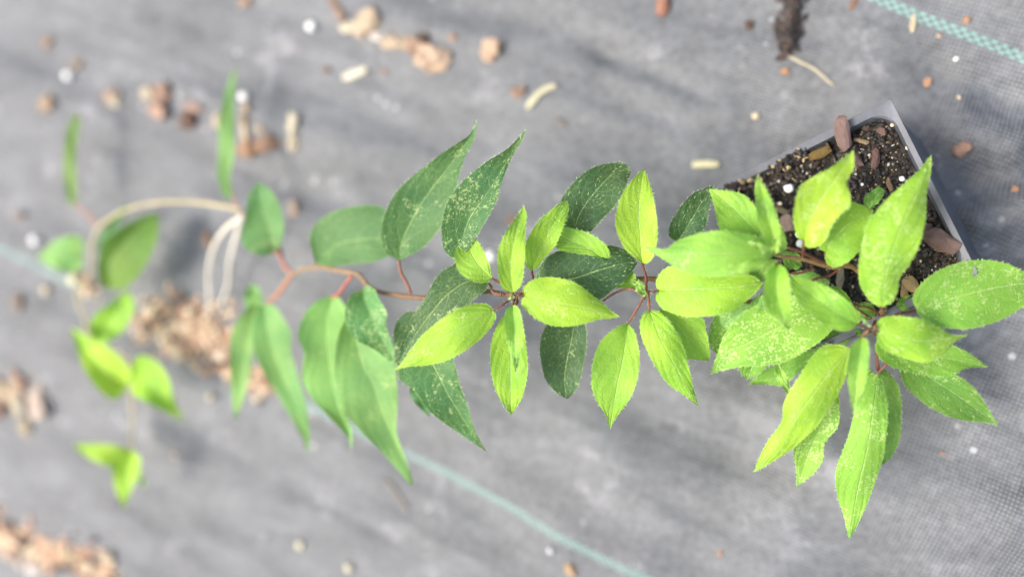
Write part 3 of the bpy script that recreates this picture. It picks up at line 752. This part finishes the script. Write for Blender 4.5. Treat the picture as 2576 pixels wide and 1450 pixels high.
leaf('H', (1955, 903), (1991, 1006), [(1950, 930), (1964, 965), (1978, 988)], [(1967, 922), (1981, 955), (1987, 980)], (.313, .311, .309), hairs=1.6, fold=.001)
leaf('g', (1862, 790), (1803, 890), [(1810, 785), (1783, 830), (1786, 870)], [(1862, 830), (1835, 872)], (.318, .319, .322), speck=.9, hairs=.6)
leaf('B', (1892, 765), (1812, 822), [(1845, 765), (1815, 790)], [(1885, 800), (1840, 825)], (.312, .314, .318), speck=.4)
leaf('g', (1917, 736), (1878, 806), [(1895, 752), (1878, 780)], [(1924, 765), (1900, 792)], (.305, .306, .311), fold=.004, hairs=.8)

# --- upper shoot
leaf('g', (2184, 530), (2222, 474), [(2172, 502), (2193, 480), (2210, 471)], [(2206, 512), (2222, 490)], (.302, .301, .303), hairs=1)
l = leaf('y', (2074, 634), (2196, 528), [(2058, 620), (2078, 600), (2090, 570), (2110, 535), (2138, 510), (2172, 517)], [(2078, 660), (2098, 672), (2130, 660), (2162, 630), (2178, 600), (2190, 560)], (.300, .298, .302), mid=[(2105, 590), (2150, 550)], speck=.2)
petiole(l, [(2088, 668, .302), (2078, 652, .300), (2074, 634, .300)], .45)
l = leaf('Y', (2022, 604), (2147, 377), [(2006, 596), (1996, 560), (1998, 520), (2012, 470), (2045, 445), (2095, 418)], [(2026, 620), (2050, 622), (2076, 604), (2090, 570), (2112, 540), (2137, 520), (2138, 490), (2130, 458), (2147, 420)],
     (.292, .286, .292), mid=[(2040, 545), (2075, 485), (2118, 425)], speck=.6, fold=.0015, wav=.0012, label='broad speckled leaf with its hooked tip over the bare potting mix')
petiole(l, [(2019, 650, .2985), (2020, 625, .294), (2022, 604, .292)], .5)
leaf('G', (1962, 640), (1950, 545), [(1950, 610), (1948, 575)], [(1978, 622), (1972, 585)], (.299, .299, .303), hairs=.8)
leaf('g', (1962, 636), (2016, 664), [(1985, 632), (2010, 640)], [(1975, 668), (2004, 678)], (.303, .305, .308), hairs=.6)
l = leaf('g', (1955, 652), (1876, 700), [(1920, 655), (1885, 675)], [(1940, 690), (1900, 708)], (.300, .303, .306), hairs=.6)
leaf('y', (1948, 634), (1783, 474), [(1925, 640), (1870, 632), (1825, 600), (1805, 560), (1798, 523), (1789, 495)], [(1950, 600), (1915, 560), (1899, 520), (1887, 505), (1870, 489), (1843, 482), (1810, 478)], (.302, .298, .304), mid=[(1892, 572), (1829, 510)], speck=.2, wav=.001)
l = leaf('Y', (1656, 730), (1919, 712), [(1649, 712), (1664, 682), (1695, 668), (1760, 670), (1850, 682), (1895, 695)], [(1648, 749), (1664, 774), (1693, 788), (1732, 796), (1798, 793), (1845, 779), (1882, 752), (1905, 730)],
     (.308, .298, .300), mid=[(1740, 727), (1850, 722)], speck=.05, fold=-.002); petiole(l, [(1622, 732, .314), (1638, 733, .309), (1656, 730, .308)], .5)
l = leaf('H', (1944, 637), (1619, 622), [(1935, 652), (1907, 669), (1876, 687), (1829, 694), (1778, 695), (1740, 687), (1705, 673), (1675, 655), (1650, 640)], [(1930, 612), (1895, 594), (1829, 580), (1783, 582), (1736, 593), (1700, 607), (1675, 626), (1643, 623)],
     (.292, .286, .299), mid=[(1850, 638), (1740, 638), (1680, 638)], speck=.12, fold=-.002); petiole(l, [(1960, 643, .2955), (1952, 640, .293), (1944, 637, .292)], .4)
leaf('y', (1955, 625), (1904, 437), [(1930, 612), (1912, 580), (1903, 530), (1899, 475)], [(1962, 600), (1957, 560), (1945, 515), (1922, 468)], (.290, .285, .292), speck=.1, fold=.003, hairs=1.3)
leaf('Y', (1948, 640), (1960, 590), [(1941, 625), (1945, 600)], [(1960, 630), (1962, 605)], (.288, .287, .287), hairs=1.8, fold=.002)
leaf('G', (1944, 638), (1882, 607), [(1925, 622), (1900, 608)], [(1925, 636), (1900, 625)], (.287, .285, .287), hairs=1.6, fold=.002)
leaf('G', (1940, 646), (1836, 684), [(1905, 648), (1865, 666)], [(1918, 668), (1880, 683)], (.288, .283, .286), hairs=1.6, fold=.003)
l = leaf('y', (1954, 664), (1985, 831), [(1933, 681), (1922, 709), (1921, 746), (1933, 783), (1962, 808)], [(1972, 670), (1982, 692), (1986, 731), (1987, 790)], (.289, .283, .293), mid=[(1953, 715), (1960, 770)], fold=.004, hairs=1.6)
petiole(l, [(1966, 651, .294), (1960, 656, .290), (1954, 664, .289)], .5)
stem([(1963, 617, .299), (2010, 632, .302), (2062, 656, .306), (2100, 672, .308)], .6, PK, 'petiole', 20)
stem([(2044, 669, .301), (2038, 678, .300), (2010, 686, .301), (1984, 689, .302)], .55, RB, 'petiole', 20)
stem([(2106, 679, .304), (2085, 693, .305), (2055, 700, .306), (2031, 712, .308)], .5, RB, 'petiole', 20)

# --- middle whorl
leaf('D', (1438, 588), (1588, 430), [(1410, 565), (1403, 525), (1425, 480), (1455, 447), (1488, 423), (1532, 411), (1568, 411)], [(1483, 583), (1510, 555), (1541, 524), (1563, 493), (1578, 455)], (.322, .320, .326),
     mid=[(1462, 530), (1500, 478), (1545, 435)], speck=.05, hairs=1.2, label='dark green leaf pointing up behind the yellow green ones')
leaf('D', (1704, 608), (1797, 465), [(1684, 595), (1683, 572), (1696, 544), (1717, 513), (1742, 488), (1775, 473)], [(1740, 602), (1771, 575), (1777, 557), (1784, 519), (1792, 490)], (.318, .314, .320), speck=.25, hairs=1, label='dark green leaf with white and yellow blemishes beside the pot')
leaf('y', (1655, 778), (1782, 907), [(1700, 775), (1764, 799), (1776, 835), (1785, 885)], [(1679, 813), (1707, 860), (1725, 899), (1755, 904)], (.312, .312, .318), mid=[(1700, 815), (1745, 865)], speck=.05)
leaf('y', (1606, 733), (1562, 678), [(1590, 726), (1548, 721), (1548, 700)], [(1600, 700), (1588, 678)], (.318, .318, .322), hairs=.6)
leaf('D', (1345, 715), (1604, 660), [(1353, 680), (1365, 660), (1380, 643), (1416, 627), (1466, 619), (1519, 616), (1565, 625), (1592, 648)], [(1380, 745), (1440, 765), (1495, 757), (1515, 750), (1540, 730), (1568, 708), (1588, 683)],
     (.320, .312, .316), mid=[(1430, 703), (1510, 678), (1570, 662)], speck=.12, hairs=1.3, fold=-.002, label='dark green glossy leaf lying across the middle of the vine')
stem([(1620, 746, .315), (1588, 726, .316), (1550, 735, .318), (1515, 757, .320)], .45, PK, 'petiole', 20)
l = leaf('Y', (1614, 661), (1618, 424), [(1601, 651), (1575, 629), (1553, 588), (1548, 550), (1557, 510), (1572, 476), (1592, 450)], [(1629, 661), (1643, 643), (1652, 607), (1653, 568), (1647, 520), (1638, 475), (1628, 445)],
     (.310, .306, .312), mid=[(1610, 600), (1607, 520)], speck=.15, fold=.0025); petiole(l, [(1625, 728, .314), (1624, 695, .312), (1614, 661, .310)], .55)
l = leaf('y', (1579, 813), (1533, 1080), [(1560, 818), (1528, 840), (1503, 872), (1489, 925), (1490, 980), (1505, 1015), (1524, 1045)], [(1598, 840), (1608, 895), (1602, 955), (1585, 1000), (1560, 1035), (1546, 1055)], (.312, .306, .318),
     mid=[(1567, 900), (1548, 990)], speck=.05, fold=.002); petiole(l, [(1626, 738, .314), (1606, 770, .312), (1579, 813, .312)], (.55, .45), PK)
l = leaf('Y', (1633, 780), (1757, 1022), [(1617, 789), (1610, 813), (1614, 849), (1640, 905), (1676, 960), (1720, 992), (1745, 1012)], [(1654, 782), (1679, 803), (1700, 835), (1718, 870), (1735, 935), (1747, 985)], (.308, .302, .314),
     mid=[(1660, 850), (1692, 910), (1728, 975)], speck=.15, fold=-.0015); petiole(l, [(1630, 738, .314), (1632, 760, .310), (1633, 780, .308)], .5, PK)
leaf('G', (1630, 745), (1596, 716), [(1612, 741), (1600, 730)], [(1620, 728), (1606, 716)], (.311, .308, .308), hairs=2, fold=.002)
leaf('G', (1626, 726), (1592, 708), [(1608, 724)], [(1612, 706)], (.314, .314, .316), hairs=1)
# --- left whorl of the bright shoots
leaf('y', (1537, 665), (1355, 559), [(1500, 645), (1412, 630), (1391, 607), (1372, 580)], [(1530, 625), (1494, 593), (1458, 579), (1423, 571), (1385, 563)], (.314, .312, .318), hairs=1)
l = leaf('Y', (1337, 681), (1427, 504), [(1322, 664), (1320, 621), (1335, 586), (1357, 554), (1385, 529), (1410, 511)], [(1353, 671), (1368, 650), (1396, 618), (1417, 568), (1430, 530)], (.312, .307, .312), speck=.05)
petiole(l, [(1305, 738, .315), (1340, 715, .313), (1337, 681, .312)], .5)
l = leaf('D', (1228, 712), (995, 925), [(1210, 680), (1170, 655), (1144, 664), (1108, 685), (1087, 714), (1070, 748), (1045, 785), (1023, 824), (1012, 860), (1000, 900)], [(1222, 728), (1193, 750), (1175, 775), (1140, 800), (1080, 860), (1030, 905)],
     (.320, .322, .336), mid=[(1179, 707), (1126, 739), (1083, 788), (1037, 852)], speck=.3, hairs=1.2)
l = leaf('y', (1236, 700), (1163, 592), [(1222, 711), (1193, 708), (1165, 692), (1147, 668), (1146, 630)], [(1237, 688), (1229, 661), (1215, 629), (1195, 600)], (.314, .317, .326), speck=.05)
petiole(l, [(1280, 735, .315), (1262, 715, .314), (1236, 700, .314)], .5)
stem([(1262, 742, .318), (1240, 735, .32), (1234, 718, .32), (1228, 712, .32)], .5, PK, 'petiole', 16)
l = leaf('Y', (1290, 775), (1285, 1043), [(1262, 800), (1240, 845), (1233, 895), (1240, 960), (1262, 1010)], [(1310, 800), (1322, 860), (1327, 930), (1316, 990), (1298, 1025)], (.312, .310, .320), speck=.25, fold=.002)
petiole(l, [(1300, 748, .314), (1300, 762, .312), (1290, 775, .312)], .6)
l = leaf('H', (1289, 767), (1299, 945), [(1273, 781), (1269, 813), (1276, 852), (1288, 900)], [(1302, 771), (1312, 799), (1313, 842), (1306, 900)], (.306, .300, .308), fold=.004, hairs=1.5)
petiole(l, [(1294, 748, .311), (1292, 757, .307), (1289, 767, .306)], .5)
l = leaf('Y', (1239, 781), (992, 931), [(1229, 767), (1204, 763), (1165, 771), (1119, 796), (1083, 824), (1055, 849), (1032, 880), (1008, 913)], [(1247, 792), (1236, 820), (1208, 852), (1165, 884), (1119, 908), (1073, 918), (1025, 922)],
     (.306, .303, .316), mid=[(1179, 813), (1108, 852), (1045, 893)], speck=.22, fold=-.0022, label='large bright yellow green leaf pointing down left over the dark leaves')
petiole(l, [(1288, 748, .311), (1262, 767, .307), (1239, 781, .306)], (.5, .42), PK)
l = leaf('Y', (1289, 735), (1318, 515), [(1268, 727), (1256, 705), (1251, 664), (1255, 621), (1275, 579), (1296, 550), (1311, 526)], [(1307, 722), (1316, 692), (1320, 636), (1321, 586), (1324, 543)], (.306, .301, .308), mid=[(1284, 664), (1296, 593)], speck=.3)
petiole(l, [(1294, 744, .309), (1291, 740, .307), (1289, 735, .306)], .5)
l = leaf('Y', (1317, 744), (1560, 796), [(1316, 724), (1341, 703), (1380, 697), (1430, 705), (1466, 723), (1494, 746), (1515, 762), (1537, 782)], [(1311, 764), (1334, 790), (1370, 813), (1412, 821), (1466, 815), (1501, 804), (1537, 800)],
     (.304, .300, .308), mid=[(1377, 757), (1448, 771), (1510, 784)], speck=.35, fold=-.0022, label='large bright yellow green leaf with pale patches pointing right')
petiole(l, [(1296, 744, .309), (1306, 744, .305), (1317, 744, .304)], .5)
leaf('G', (1294, 742), (1278, 752), [(1287, 743)], [(1286, 752)], (.302, .301, .302), hairs=2)
leaf('D', (1444, 795), (1426, 1003), [(1400, 800), (1372, 822), (1358, 865), (1362, 915), (1373, 955), (1398, 985)], [(1470, 815), (1475, 849), (1473, 885), (1466, 925), (1455, 965), (1440, 990)], (.322, .324, .332), mid=[(1438, 850), (1423, 920), (1420, 970)], speck=.35, hairs=1)
# --- dark leaves going left
l = leaf('d', (1145, 657), (1323, 322), [(1118, 628), (1110, 590), (1112, 560), (1128, 505), (1165, 455), (1220, 410), (1275, 375), (1308, 342)], [(1165, 640), (1190, 608), (1218, 562), (1248, 505), (1265, 450), (1285, 400), (1315, 348)],
     (.322, .318, .322), mid=[(1179, 553), (1222, 490), (1275, 405)], speck=.7, hairs=.8, fold=.003, label='dark green leaf mottled with yellow, its long tip pointing up right')
l = leaf('d', (1003, 655), (1199, 302), [(972, 635), (958, 592), (965, 550), (990, 492), (1030, 450), (1080, 410), (1135, 370), (1182, 338)], [(1035, 640), (1072, 615), (1108, 572), (1132, 515), (1150, 462), (1165, 405), (1194, 345)],
     (.342, .336, .330), mid=[(1013, 600), (1060, 510), (1120, 430), (1172, 358)], speck=.35, hairs=.6, fold=.003)
petiole(l, [(1033, 738, .344), (1022, 710, .343), (1008, 685, .342), (1003, 655, .342)], (.75, .6), PK)
leaf('D', (1055, 790), (998, 925), [(1025, 783), (998, 808), (989, 849), (992, 895)], [(1060, 830), (1030, 890)], (.336, .338, .344), hairs=.5, speck=.3)
leaf('d', (1065, 870), (1224, 1135), [(1010, 915), (1003, 950), (1040, 980), (1070, 1020), (1100, 1050), (1150, 1085), (1190, 1112)], [(1130, 880), (1141, 905), (1155, 960), (1176, 1020), (1190, 1070), (1206, 1105)], (.330, .330, .338),
     mid=[(1090, 920), (1132, 1000), (1178, 1075)], speck=.3, hairs=.8)
leaf('M', (1030, 960), (1080, 1048), [(1035, 1000), (1060, 1030)], [(1060, 985), (1076, 1020)], (.352, .352, .356), hairs=0)
l = leaf('M', (912, 728), (1000, 925), [(895, 733), (876, 750), (869, 775), (870, 813), (888, 846), (913, 864), (945, 880), (975, 905)], [(922, 716), (941, 728), (956, 757), (973, 785), (971, 813), (982, 852), (995, 895)], (.352, .346, .348),
     mid=[(915, 750), (934, 792), (959, 848)], speck=.75, hairs=.4); petiole(l, [(935, 727, .358), (922, 722, .356), (912, 728, .352)], .6, PK)
leaf('B', (880, 790), (1041, 1223), [(856, 830), (842, 900), (850, 980), (875, 1041), (912, 1088), (955, 1130), (999, 1179), (1022, 1206)], [(940, 810), (968, 850), (984, 890), (996, 939), (1000, 1019), (997, 1081), (1013, 1135), (1030, 1180)],
     (.362, .360, .368), mid=[(911, 915), (938, 965), (966, 1050), (1012, 1150)], speck=.3, hairs=0, fold=.003, wav=.0015, label='large soft green leaf hanging down with a yellow tip')
l = leaf('B', (835, 742), (884, 1137), [(800, 755), (775, 778), (755, 815), (751, 850), (765, 890), (760, 948), (785, 1001), (842, 1062), (878, 1105)], [(858, 755), (900, 830), (905, 900), (880, 980), (870, 1020), (885, 1085)],
     (.380, .374, .376), mid=[(820, 824), (828, 920), (844, 1006), (872, 1075)], speck=.3, hairs=0, wav=.0015)
petiole(l, [(885, 692, .368), (868, 715, .372), (850, 740, .376), (835, 748, .380)], (.85, .7), (.34, .10, .07), 0)
leaf('d', (795, 660), (1000, 600), [(783, 625), (779, 592), (799, 558), (828, 538), (870, 523), (923, 516), (970, 528)], [(792, 664), (835, 669), (888, 664), (941, 657), (982, 640)], (.382, .372, .366), mid=[(850, 615), (920, 602)], speck=.2, hairs=0, label='broad dark leaf lying on its side left of the two long dark leaves')
l = leaf('M', (693, 634), (648, 458), [(670, 642), (645, 639), (618, 625), (607, 598), (618, 540), (626, 490)], [(706, 615), (714, 570), (706, 525), (692, 495), (674, 472)], (.412, .408, .410), mid=[(675, 570), (655, 505)], speck=.35, hairs=0)
petiole(l, [(735, 690, .402), (716, 665, .405), (703, 640, .410), (693, 634, .412)], (.9, .8), (.34, .12, .08), 0)
leaf('B', (662, 765), (776, 1146), [(640, 795), (634, 845), (650, 910), (690, 980), (732, 1050), (762, 1105)], [(689, 768), (714, 803), (732, 838), (731, 880), (746, 935), (768, 1010), (778, 1080)], (.412, .408, .418), mid=[(675, 850), (710, 950), (752, 1050)], hairs=0)
leaf('B', (645, 765), (590, 1057), [(622, 775), (600, 803), (582, 838), (579, 900), (582, 980)], [(664, 800), (650, 850), (638, 880), (628, 940), (610, 1010)], (.418, .415, .424), hairs=0)
leaf('B', (642, 790), (633, 712), [(620, 775), (615, 735)], [(660, 775), (655, 730)], (.420, .422, .426), hairs=0)
stem([(735, 690, .402), (715, 720, .406), (698, 742, .410), (672, 764, .413)], (.9, .8), (.30, .12, .07), 'petiole', 0)
# --- the far left
l = leaf('N', (177, 522), (196, 284), [(167, 488), (160, 422), (165, 345), (180, 300)], [(192, 500), (190, 420), (194, 345), (200, 305)], (.488, .482, .486), hairs=0, fold=.001, label='narrow leaf seen edge on, standing upright at far left')
petiole(l, [(245, 565, .478), (215, 535, .483), (190, 512, .487)], (.85, .7), (.40, .18, .12), 0)
l = leaf('B', (576, 504), (592, 165), [(560, 485), (547, 440), (550, 380), (552, 300), (568, 230), (582, 190)], [(584, 488), (578, 444), (587, 391), (589, 311), (587, 235), (592, 195)], (.446, .444, .456), hairs=0, fold=.001, label='tall narrow leaf seen edge on near the arching stem')
petiole(l, [(607, 542, .440), (596, 515, .443), (583, 492, .446)], (.9, .8), (.36, .20, .15), 0)
leaf('B', (208, 640), (93, 646), [(210, 608), (185, 592), (142, 604), (112, 628)], [(207, 668), (185, 686), (142, 678), (112, 660)], (.486, .484, .488), hairs=0)
leaf('M', (252, 640), (318, 512), [(246, 610), (268, 565), (300, 528)], [(266, 640), (290, 580), (316, 540)], (.484, .480, .478), hairs=0)
leaf('K', (272, 728), (394, 532), [(250, 702), (246, 660), (262, 610), (305, 572), (350, 548)], [(300, 728), (322, 720), (357, 682), (385, 630), (399, 575)], (.478, .470, .470), mid=[(272, 665), (315, 612), (360, 565)], hairs=0, fold=.006)
leaf('y', (250, 862), (322, 728), [(226, 835), (228, 810), (243, 787), (284, 758)], [(277, 857), (312, 828), (336, 781), (333, 750)], (.476, .470, .472), hairs=0, fold=.004)
leaf('Y', (318, 978), (178, 822), [(300, 998), (282, 1002), (249, 980), (213, 930), (191, 870)], [(330, 935), (302, 899), (266, 868), (222, 845)], (.468, .460, .468), hairs=0, fold=.005, mid=[(275, 945), (220, 885)])
leaf('Y', (328, 978), (463, 1056), [(333, 915), (355, 894), (391, 908), (422, 948), (436, 1000)], [(345, 998), (370, 1012), (402, 1028), (436, 1044)], (.466, .460, .470), hairs=0, fold=.004, mid=[(370, 960), (415, 1005)])
leaf('Y', (334, 1132), (180, 1117), [(300, 1122), (266, 1116), (222, 1115)], [(320, 1160), (290, 1176), (262, 1168), (222, 1150)], (.468, .464, .468), hairs=0, fold=.003)
leaf('Y', (331, 1130), (311, 1279), [(295, 1145), (283, 1180), (292, 1232)], [(352, 1150), (351, 1185), (342, 1205), (326, 1240)], (.464, .460, .470), hairs=0, fold=.003)
leaf('y', (348, 1185), (366, 1230), [(348, 1205)], [(360, 1200)], (.470, .472, .476), hairs=0)
